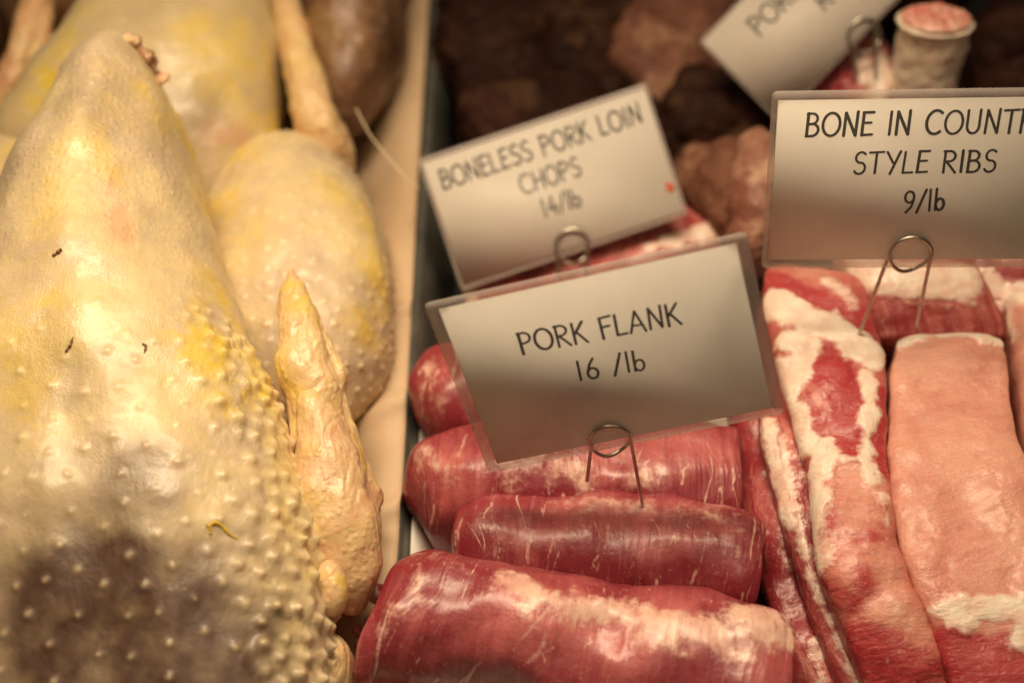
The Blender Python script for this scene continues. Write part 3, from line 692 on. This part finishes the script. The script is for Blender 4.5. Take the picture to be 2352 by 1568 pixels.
chopC, CC, bC = slab('pork_rib_chop', 'marbled rib chop left of the pale chop, red lean ringed by thick white fat', 'pork chop', RG,
    [(1745, 600, .064), (1752, 700, .064), (1772, 800, .063), (1800, 900, .062), (1828, 1000, .061), (1852, 1100, .060), (1872, 1220, .058), (1892, 1330, .056), (1930, 1450, .052), (1990, 1580, .044), (2040, 1680, .036)],
    [(1975, 640, .068), (2000, 720, .068), (2025, 810, .067), (2036, 900, .066), (2036, 990, .065), (2042, 1100, .063), (2052, 1210, .062), (2080, 1320, .060), (2118, 1420, .056), (2160, 1560, .048), (2190, 1680, .04)],
    .055, [.006, .009, .010, .010, .009, .009, .011, .012, .010, .007, .004], M['chop'], 14.0, ns=480, nt=340, base_tone=.40, p=3.8, e=(.04, .06), lump=.0018,
    fats=[([(1770, 690), (1830, 715), (1900, 745), (1960, 775), (2000, 800)], .0078), ([(1800, 780), (1860, 790), (1830, 850)], .0060), ([(1790, 830), (1815, 930), (1845, 1020)], .0050), ([(1985, 850), (1996, 920), (1998, 1000), (1985, 1060), (2005, 1110)], .0036), ([(2000, 820), (1970, 800)], .007),
          ([(1880, 1030), (1876, 1120), (1882, 1220), (1890, 1310)], .0042), ([(1905, 1020), (1895, 1060)], .0040), ([(1940, 1060), (1985, 1060)], .0016, .8), ([(2030, 1140), (2040, 1210)], .0022, .7), ([(1900, 640), (1960, 690)], .003, .6), ([(2050, 1370), (2070, 1400)], .0018, .5)],
    tones=[([(1765, 640), (1830, 655), (1890, 690), (1930, 715)], .0050, 1.2), ([(1875, 830), (1910, 880), (1945, 950), (1960, 1020)], .0088, 1.25), ([(1990, 760), (1975, 720)], .0045, 1.0), ([(2016, 900), (2022, 980), (2018, 1080)], .0035, 1.2), ([(1850, 900), (1868, 1000), (1866, 1060)], .0030, 1.2),
           ([(1900, 1345), (1950, 1372), (1990, 1335)], .0018, .6), ([(1960, 1250), (1995, 1235)], .0014, .6), ([(2000, 1500), (2080, 1540)], .012, .7)],
    pales=[([(1940, 1090), (1980, 1120), (1960, 1200)], .008, .55), ([(1940, 1270), (1945, 1320)], .007, .5), ([(2030, 1290), (2030, 1400)], .008, .5), ([(2050, 1450), (2110, 1500)], .010, .3)], fatwarp=.0032, fatfreq=90, bulges=[([(1950, 1090), (1948, 1200), (1948, 1290)], .013, .0036), ([(1905, 870), (1940, 960)], .010, .0020), ([(2060, 1420), (2090, 1500)], .010, .003)])
chopD, CD, bD = slab('pork_rib_strip', 'narrow strip of red meat with a thin pale tendon edge beside the marbled chop', 'pork rib', RG,
    [(1738, 940, .050), (1750, 1020, .050), (1770, 1110, .049), (1790, 1190, .048), (1810, 1290, .046), (1850, 1400, .042), (1900, 1520, .036), (1940, 1620, .03)],
    [(1836, 950, .055), (1848, 1030, .055), (1862, 1120, .054), (1874, 1210, .053), (1892, 1310, .051), (1930, 1420, .046), (1985, 1550, .039), (2025, 1650, .032)],
    .048, .006, M['chop_red'], 20.0, base_tone=.30, p=2.6, ns=320, nt=220,
    fats=[([(1760, 970), (1775, 1050), (1795, 1130), (1815, 1190)], .0042, .8), ([(1790, 1000), (1800, 1080)], .003, .8), ([(1828, 1150), (1838, 1240), (1862, 1330), (1905, 1440), (1965, 1560)], .0013, .9), ([(1850, 1030), (1868, 1150), (1885, 1300)], .0010, .8)], fatwarp=.002, fatfreq=160,
    tones=[([(1838, 1020), (1850, 1120), (1866, 1250), (1895, 1370)], .003, .8)])
chopE, CE, bE = slab('pork_rib_strip', 'dark glossy membrane-covered rib piece between the rolls and the tendon strip', 'pork rib', RG,
    [(1672, 900, .034), (1684, 1010, .034), (1698, 1120, .034), (1716, 1220, .034), (1738, 1320, .033), (1770, 1440, .030), (1800, 1540, .027), (1810, 1640, .022)],
    [(1770, 900, .040), (1790, 1010, .042), (1802, 1120, .042), (1820, 1220, .041), (1842, 1320, .039), (1885, 1440, .035), (1930, 1540, .031), (1960, 1640, .025)],
    .035, .006, M['chop_red'], 27.0, base_tone=.10, p=2.5, ns=280, nt=200, lump=.003,
    fats=[([(1790, 1240), (1815, 1290)], .0012, .5), ([(1745, 1230), (1735, 1260)], .0016, .6), ([(1860, 1480), (1880, 1560)], .003, .5)], tones=[([(1770, 1300), (1800, 1400)], .012, .6)], pales=[([(1790, 1210), (1810, 1240)], .006, .5)])
chopF, CF, bF = slab('pork_rib_chop', 'rib chop behind the pale one, showing striped red meat under a white fat cap', 'pork chop', RG,
    [(1915, 560, .072), (1938, 620, .070), (1960, 670, .067), (1985, 730, .061), (2005, 800, .052)],
    [(2215, 560, .076), (2235, 620, .074), (2262, 670, .070), (2290, 730, .063), (2310, 800, .053)],
    .075, .010, M['chop_red'], 31.0, base_tone=.36, p=3.2, ns=280, nt=320, e=(.1, .08), up=(0, -.2, 1),
    fats=[([(1930, 620), (2000, 628), (2080, 634), (2160, 640), (2215, 640)], .0085), ([(1960, 640), (2010, 648)], .0030), ([(2060, 668), (2160, 672), (2240, 690)], .0010, .8), ([(2080, 690), (2200, 700)], .0006, .6)], fatwarp=.0012, fatfreq=160)
chopG, CG, bG = slab('pork_rib_chop', 'partly hidden rib chop with wide white fat below the right end of the ribs card', 'pork chop', RG,
    [(2190, 560, .070), (2205, 610, .068), (2230, 660, .064), (2262, 720, .058), (2290, 790, .048)],
    [(2480, 580, .074), (2500, 640, .072), (2520, 700, .066), (2540, 770, .058), (2560, 830, .048)],
    .075, .008, M['chop_red'], 36.0, base_tone=.45, p=3.2, ns=220, nt=240, up=(0, -.4, 1),
    fats=[([(2190, 620), (2240, 645), (2300, 668), (2380, 690)], .0062), ([(2250, 690), (2300, 700), (2380, 720)], .0035)], tones=[([(2270, 625), (2352, 640)], .006, 1.0), ([(2250, 675), (2330, 692)], .0014, 1.3)], fatwarp=.002)

# loin chops behind the boneless card
LG = 'boneless pork loin chops'
slab('pork_loin_chop', 'boneless loin chop with a pale fat rim under the boneless card', 'pork chop', LG,
    [(1180, 560, .012), (1200, 610, .016), (1260, 640, .02), (1300, 680, .02)], [(1600, 420, .030), (1655, 470, .032), (1672, 540, .030), (1640, 620, .024)],
    .03, .008, M['chop_red'], 41.0, base_tone=.5, p=2.8, ns=160, nt=200, fats=[([(1560, 545), (1620, 530), (1662, 500), (1655, 470)], .0050), ([(1500, 560), (1560, 548)], .003)], e=(.15, .15))
slab('pork_loin_chop', 'lower boneless loin chop lying against the tray wall behind the front card', 'pork chop', LG,
    [(1060, 640, .010), (1060, 690, .012), (1070, 740, .012), (1090, 800, .01)], [(1500, 620, .022), (1560, 680, .022), (1570, 760, .020), (1520, 830, .016)],
    .02, .008, M['chop_red'], 44.0, base_tone=.4, p=2.6, ns=140, nt=160, fats=[([(1075, 650), (1068, 700), (1080, 760)], .004)], e=(.15, .15))

# dark cuts at the back of the tray
def lump(name, label, cat, group, c0, c1, rx, ru, mat, seed, fat=.2, fat_at=.5, noise=.008, ns=150, nt=130, fw=30, p=2.3):
    a, b = P(*c0), P(*c1); V = egg(a, b, rx, ru, max(.01, min(a[2], b[2]) + .004), ns, nt, seed, p, noise, fat_at)
    V = displace(V, .0016 * fbm(V * 90 + seed, 3)); V[..., 2] = np.maximum(V[..., 2], .0008)
    fm = sstep(.0 - fat, .8 - fat, fbm(V * fw + seed * 2, 4)) * .8; tone = .4 + .5 * fbm(V * 35 + seed, 3)
    base = np.array([V[..., 0].mean(), V[..., 1].mean(), 0.])
    return tag(grid_obj(name, V, mat, None, base, dict(fat=fm, tone=tone, uvw=metric(V, seed))), label, cat, group)
AG = 'dark cuts at the back'
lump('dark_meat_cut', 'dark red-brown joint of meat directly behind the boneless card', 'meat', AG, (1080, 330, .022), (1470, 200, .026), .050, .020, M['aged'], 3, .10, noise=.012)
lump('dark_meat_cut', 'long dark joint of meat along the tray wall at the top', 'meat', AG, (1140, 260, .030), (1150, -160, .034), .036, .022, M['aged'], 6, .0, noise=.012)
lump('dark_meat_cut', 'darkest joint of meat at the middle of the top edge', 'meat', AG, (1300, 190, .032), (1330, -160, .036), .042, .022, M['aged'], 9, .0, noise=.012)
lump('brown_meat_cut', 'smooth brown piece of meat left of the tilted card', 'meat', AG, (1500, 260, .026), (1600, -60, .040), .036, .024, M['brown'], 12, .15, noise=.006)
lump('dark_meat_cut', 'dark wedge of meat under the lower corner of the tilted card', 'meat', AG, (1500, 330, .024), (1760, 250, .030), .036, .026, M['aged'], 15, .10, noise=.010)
for k, (a, b, lab, mt) in enumerate([((1588, 330, .045), (1640, 520, .026), 'brown rib end standing between the boneless card and the ribs card', 'brown'),
                                ((1665, 330, .050), (1690, 560, .032), 'reddish rib end close to the left edge of the ribs card', 'brown'),
                                ((1735, 300, .055), (1730, 600, .040), 'pale fatty rib end touching the left edge of the ribs card', 'palerib')]):
    lump('rib_end', lab, 'rib end', 'rib ends between the cards', a, b, (.0145, .017, .014)[k], .020, M[mt], 20 + k, (.12, .05, .32)[k], noise=.003, fw=45)
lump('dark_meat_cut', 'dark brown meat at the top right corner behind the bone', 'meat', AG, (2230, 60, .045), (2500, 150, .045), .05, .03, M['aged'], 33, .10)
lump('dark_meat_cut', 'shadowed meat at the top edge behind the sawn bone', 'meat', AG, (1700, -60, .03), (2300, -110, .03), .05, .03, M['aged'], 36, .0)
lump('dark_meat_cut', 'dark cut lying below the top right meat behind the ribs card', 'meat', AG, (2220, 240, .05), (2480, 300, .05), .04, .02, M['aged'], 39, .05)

def shank():
    q0 = P(2112, 250, .055); q1 = P(2150, 45, .105); ax = norm(q1 - q0); base = np.array([q0[0], q0[1], 0.])
    root = empty('pork_shank', base)
    tag(root, 'sawn shank with a thick white bone and red marrow above the ribs card', 'shank')
    ns, nt = 120, 120; s = np.linspace(0, 1, ns); c = q0 - ax * .02 + (q1 - q0 + ax * .02) * s[:, None]
    t, side, up = spine_frames(c, (0, 1, .2)); rr = .0158 + .0012 * s + .0022 * sstep(.93, 1, s)
    e = np.where(s > .985, np.sqrt(np.clip(1 - ((s - .985) / .02) ** 2, 0, 1)), 1)
    V = loft(c, side, up, rr * 1.02 * e, rr * .92 * e, rr * .92 * e, np.full(ns, 2.1), nt); V = displace(V, .0012 * fbm(V * 70, 3))
    red = sstep(.35, .2, s)[:, None] * sstep(-.2, .3, fbm(V * 60, 3)) + sstep(.78, .95, s)[:, None] * sstep(0, .3, fbm(V * 90 + 5, 3)) * .8
    grid_obj('bone', V, M['bone'], root, base, dict(fat=1.0 * (1 - red), tone=.9 - red, uvw=metric(V, 1)))
    # marrow: recessed rough disc with a raised rim left by the bone
    m = []; nr = 40; th = np.linspace(0, 2 * math.pi, nt, endpoint=False); rs = np.linspace(1, .01, nr)
    for r in rs:
        h = .0008 + .003 * (1 - r ** 4); m.append(q1 + ax * h + rr[-1] * .90 * r * (side[-1] * np.cos(th)[:, None] + up[-1] * .9 * np.sin(th)[:, None]))
    m = np.array(m); nz = fbm(m * 130, 4) * .0022; m = m + ax * (nz * np.minimum(1, (1 - rs) * 5)[:, None])[..., None]
    hole = np.exp(-(np.linalg.norm(m - (q1 + side[-1] * -.006 + up[-1] * .002), axis=-1) / .0045) ** 2); m = m - ax * (hole * .004)[..., None]
    grid_obj('marrow', m, M['marrow'], root, base, dict(fat=sstep(.1, .5, fbm(m * 90 + 3, 3)) * .7, tone=.75 + .5 * fbm(m * 60, 3) - hole, uvw=metric(m, 2)))
    V = egg(P(1850, 230, .045), P(2080, 190, .055), .034, .026, .05, 140, 120, 8, 2.3, .006, .55)
    V = displace(V, .002 * fbm(V * 80, 3)); V[..., 2] = np.maximum(V[..., 2], .001)
    pk = Picker(V); fat = marks(V, [([(1975, 150), (2010, 190), (2000, 215)], .006), ([(2030, 130), (2050, 190)], .005)], pk, .006, 90, .004)
    grid_obj('shank_meat', V, M['chop_red'], root, base, dict(fat=fat, tone=.25 + .5 * fbm(V * 45, 3), uvw=metric(V, 3)))
shank()

# ------------------------------------------------------------------ price cards with wire holders
def arc(cx, cy, rx, ry, a0, a1, n=14):
    return [(cx + rx * math.cos(math.radians(a)), cy + ry * math.sin(math.radians(a))) for a in np.linspace(a0, a1, n)]
GL = {  # strokes on a cap height of 1; (advance, strokes)
    'A': (.74, [[(0, 0), (.36, 1.02), (.70, -.02)], [(.12, .34), (.60, .32)]]),
    'B': (.62, [[(.04, 0), (.06, 1.0)], [(.02, .98)] + arc(.24, .76, .26, .23, 80, -85) + [(.06, .52)], [(.06, .52)] + arc(.26, .27, .31, .27, 85, -90) + [(.02, .0)]]),
    'C': (.74, [arc(.42, .5, .41, .51, 52, 308, 26)]),
    'E': (.56, [[(.05, 0), (.07, 1.0)], [(.05, .99), (.52, 1.0)], [(.06, .54), (.44, .55)], [(.04, .01), (.52, .03)]]),
    'F': (.54, [[(.05, -.02), (.07, 1.0)], [(.05, .98), (.56, 1.02)], [(.06, .54), (.44, .56)]]),
    'H': (.70, [[(.05, 0), (.06, 1.0)], [(.60, 0), (.61, 1.02)], [(.05, .5), (.60, .52)]]),
    'I': (.24, [[(.10, 0), (.11, 1.0)]]),
    'K': (.64, [[(.06, -.02), (.07, 1.0)], [(.56, 1.0), (.09, .44)], [(.20, .56), (.62, -.02)]]),
    'L': (.54, [[(.07, 1.0), (.05, .02), (.50, .03)]]),
    'N': (.72, [[(.05, 0), (.08, 1.0), (.60, .0), (.63, 1.04)]]),
    'O': (.86, [arc(.42, .5, .40, .50, 90, 455, 34)]),
    'P': (.60, [[(.05, -.04), (.07, 1.0)], [(.01, .98)] + arc(.26, .74, .29, .25, 82, -85) + [(.07, .48)]]),
    'R': (.64, [[(.05, -.02), (.07, 1.0)], [(.01, .98)] + arc(.26, .75, .28, .24, 82, -85) + [(.08, .50)], [(.16, .50), (.60, -.03)]]),
    'S': (.60, [arc(.32, .76, .24, .25, 40, 255, 16) + arc(.29, .26, .26, .27, 75, -150, 18)]),
    'T': (.66, [[(.0, .98), (.66, 1.0)], [(.33, .98), (.31, 0)]]),
    'U': (.74, [[(.06, 1.0), (.06, .40)] + arc(.34, .33, .28, .33, 180, 360, 16) + [(.62, 1.02)]]),
    'Y': (.66, [[(.02, 1.0), (.34, .48)], [(.64, 1.02), (.24, -.04)]]),
    'l': (.22, [[(.09, 0), (.10, 1.04)]]), '1': (.30, [[(.10, 0), (.12, 1.0)]]),
    'b': (.54, [[(.05, 1.04), (.05, .02)], arc(.27, .28, .22, .28, 175, -175, 22)]),
    '/': (.46, [[(.0, -.06), (.42, 1.04)]]), '4': (.60, [[(.34, 1.0), (.03, .34), (.58, .34)], [(.42, .62), (.42, -.02)]]),
    '6': (.60, [[(.40, 1.02), (.20, .74), (.06, .34)] + arc(.29, .27, .24, .27, 165, -200, 24)]),
    '9': (.60, [arc(.30, .72, .24, .27, 0, 360, 24) + [(.53, .60), (.42, .25), (.14, -.03)]]), ' ': (.42, []),
}
def text_strokes(txt):
    x = 0; out = []
    for k, ch in enumerate(txt):
        adv, st = GL[ch]; j = random.uniform(-.012, .018); sl = random.uniform(-.02, .035)
        for p in st: out.append([(x + a + sl * b, b + j) for a, b in p])
        x += adv + .13
    return out, x - .13
def lettering(txt, o, ex, ey, n, cap, width, par, base, thick=.118, lift=.00030):
    st, tot = text_strokes(txt); kx = width / tot; V = []; Fc = []
    for c in st:
        q = [o + ex * (a * kx) + ey * (b * cap) + n * lift for a, b in c]; q = np.array(q); r = thick * cap / 2 * random.uniform(.9, 1.1)
        for k in range(len(q) - 1):
            m = np.cross(n, q[k + 1] - q[k]); m = m / np.linalg.norm(m) * r; b0 = len(V)
            V += [q[k] + m, q[k] - m, q[k + 1] - m, q[k + 1] + m]; Fc.append((b0, b0 + 1, b0 + 2, b0 + 3))
        for z, a in enumerate(q):
            b1 = len(V); m = 12
            V += [a + n * 4e-6 * (1 + z % 2) + r * (ex * math.cos(i / m * 2 * math.pi) + ey * math.sin(i / m * 2 * math.pi)) for i in range(m)]
            Fc.append(tuple(range(b1, b1 + m)))
    return poly_obj('lettering', np.array(V), Fc, M['ink'], par, base)

def rounded_plate(cx, cy, w, h, th, rad=.0015, seg=5, bow=0.0):
    ring = []
    for k, (sx, sy) in enumerate([(1, 1), (-1, 1), (-1, -1), (1, -1)]):
        for i in range(seg + 1):
            a = math.pi / 2 * (k + i / seg); ring.append((cx + sx * (w / 2 - rad) + rad * math.cos(a), cy + sy * (h / 2 - rad) + rad * math.sin(a)))
    return ring
def card(label, anchor, lean, yaw, corners, lines, loop, legs, hlabel, margin=(.0026, .0026), specks=()):
    """anchor: world point the card's plane passes through; corners TL, TR, BR, BL pixels of the laminate"""
    le, yw = math.radians(lean), math.radians(yaw)
    n = np.array([math.sin(yw) * math.cos(le), -math.cos(yw) * math.cos(le), math.sin(le)])
    q = [on_plane(x, y, anchor, n) for x, y in corners]
    ex = norm((q[1] - q[0]) + (q[2] - q[3])); ey = norm(np.cross(n, ex)); cen = sum(q) / 4
    w = .5 * (np.dot(q[1] - q[0], ex) + np.dot(q[2] - q[3], ex)); h = .5 * (np.dot(q[0] - q[3], ey) + np.dot(q[1] - q[2], ey))
    base = cen - ey * h / 2
    root = empty('price_card', base); tag(root, label, 'price card', 'laminated price cards')
    def plate(nm, w, h, z0, z1, mat, par, rad):
        r = rounded_plate(0, 0, w, h, 0, rad); m = len(r)
        V = [cen + ex * a + ey * b + n * z for z in (z0, z1) for a, b in r]
        fs = [tuple(range(m))[::-1], tuple(range(m, 2 * m))] + [(i, (i + 1) % m, m + (i + 1) % m, m + i) for i in range(m)]
        return poly_obj(nm, np.array(V), fs, mat, par, base)
    plate('laminate', w, h, -.00045, .00045, M['laminate'], root, .0022)
    ro = rounded_plate(0, 0, w + .0002, h + .0002, 0, .0022); ri = rounded_plate(0, 0, w - 2 * margin[0] + .0006, h - 2 * margin[1] + .0006, 0, .0006); m = len(ro)
    V = [cen + ex * a + ey * b + n * z for z in (-.00055, .00055) for r in (ro, ri) for a, b in r]
    fs = []
    for i in range(m):
        j = (i + 1) % m
        fs += [(i, m + i, m + j, j), (2 * m + i, 2 * m + j, 3 * m + j, 3 * m + i), (i, j, 2 * m + j, 2 * m + i)]
    poly_obj('laminate_border', np.array(V), fs, M['seal'], root, base)
    pc = plate('printed_card', w - 2 * margin[0], h - 2 * margin[1], -.00018, .00018, M['card'], root, .0006)
    for txt, p0, p1, cap in lines:
        a, b = on_plane(*p0, anchor, n), on_plane(*p1, anchor, n); lx = norm(b - a); ly = np.cross(n, lx)
        lettering(txt, a, lx, ly, n, cap, np.linalg.norm(b - a), pc, base, lift=.00026)
    for sx, sy, r in specks:
        c = on_plane(sx, sy, anchor, n) + n * .0005; m = 14
        V = [c + r * random.uniform(.6, 1.2) * (ex * math.cos(i / m * 6.283) + ey * 1.3 * math.sin(i / m * 6.283)) for i in range(m)] + [c + n * .0004]
        poly_obj('red_speck', np.array(V), [(i, (i + 1) % m, m) for i in range(m)], M['speck'], root, base, True)
    # wire holder: leg, one and a half turns clasping the card's lower edge, leg
    lc = on_plane(*loop[:2], anchor, n); lr = loop[2] * np.dot(lc - CAM, F) / FX; off = .0013; wr = loop[3]
    pts = []; a0 = on_plane(*legs[0], anchor, n) - n * off
    ang = np.radians(np.linspace(190, -350 - 10 * 0, 90)); prog = np.degrees(ang)
    loopp = []
    for a, dg in zip(ang, prog):
        k = sstep(-60, -120, dg) if dg > -200 else 1.0       # passes to the front below the card's edge
        k = float(np.clip((-(dg) - 60) / 60, 0, 1)); loopp.append(lc + lr * (ex * math.cos(a) + ey * math.sin(a)) + n * (-off + 2 * off * k * k * (3 - 2 * k)))
    a1 = on_plane(*legs[1], anchor, n) + n * off
    leg0 = [a0 + (loopp[0] - a0) * t for t in np.linspace(-.12, 1, 24)[:-1]]; leg1 = [loopp[-1] + (a1 - loopp[-1]) * t for t in np.linspace(0, 1.12, 24)[1:]]
    pts = np.array(leg0 + loopp + leg1)
    hb = (a0 + a1) / 2
    hold = grid_obj('wire_card_holder', tube_verts(pts, wr, 10), M['wire'], None, hb)
    tag(hold, hlabel, 'card holder', 'wire card holders')
    return dict(n=n, w=w, h=h, cen=cen)

c1 = card('front laminated price card reading pork flank, tilted above the meat rolls', P(1478, 1165, .058), 9, 0,
     [(993, 690), (1728, 535), (1790, 945), (1105, 1090)],
     [('PORK FLANK', (1200, 811), (1566, 742), .0093), ('16 /lb', (1330, 873), (1484, 847), .0090)],
     (1402, 1008, 47, .00075), [(1350, 1100), (1478, 1168)], 'wire loop holder of the front card, legs stuck in a meat roll', margin=(.0042, .0034))
c2 = card('laminated price card for country style ribs at the right edge', P(2040, 790, .074), 12, -4,
     [(1768, 210), (2492, 202), (2486, 610), (1755, 615)],
     [('BONE IN COUNTRY', (1850, 313), (2412, 303), .0096), ('STYLE RIBS', (1958, 399), (2286, 393), .0092), ('9/lb', (2074, 486), (2168, 482), .0092)],
     (2091, 582, 47, .00078), [(1968, 790), (2106, 732)], 'wire loop holder standing in the rib chops under the ribs card', margin=(.0022, .0036))
c3 = card('bright laminated price card for boneless pork loin chops behind the front card', P(1310, 640, .026), 42, 0,
     [(955, 368), (1480, 192), (1585, 492), (1065, 668)],
     [('BONELESS PORK LOIN', (1020, 436), (1478, 280), .0094), ('CHOPS', (1202, 447), (1338, 402), .0090), ('14/lb', (1252, 500), (1338, 472), .0088)],
     (1315, 566, 39, .0009), [(1285, 660), (1345, 660)], 'blurred wire loop holder of the boneless chops card', margin=(.0016, .0024), specks=[(1538, 430, .0022)])
c4 = card('steeply tilted price card at the top edge beside the sawn bone', P(1990, 190, .070), 36, 0,
     [(1603, 97), (1978, -290), (2160, -100), (1790, 282)],
     [('PORK', (1745, 84), (1846, -20), .0098), ('R', (1893, 24), (1916, 2), .0096)],
     (1985, 82, 38, .0009), [(1968, 175), (2010, 170)], 'blurred wire loop holder of the steeply tilted card by the bone', margin=(.0014, .0014))

# a fine feather filament between the birds and the cards
fil = spline(np.array([P(818, 250, .075), P(850, 310, .072), P(890, 360, .070), P(930, 405, .066), P(962, 432, .062)]), 40)
fo = grid_obj('feather_filament', tube_verts(fil, .00035, 6), plain('pale_filament', (.75, .62, .42), .4), None, fil.mean(0))
tag(fo, 'fine pale feather filament hanging between the wing and the boneless card', 'feather')
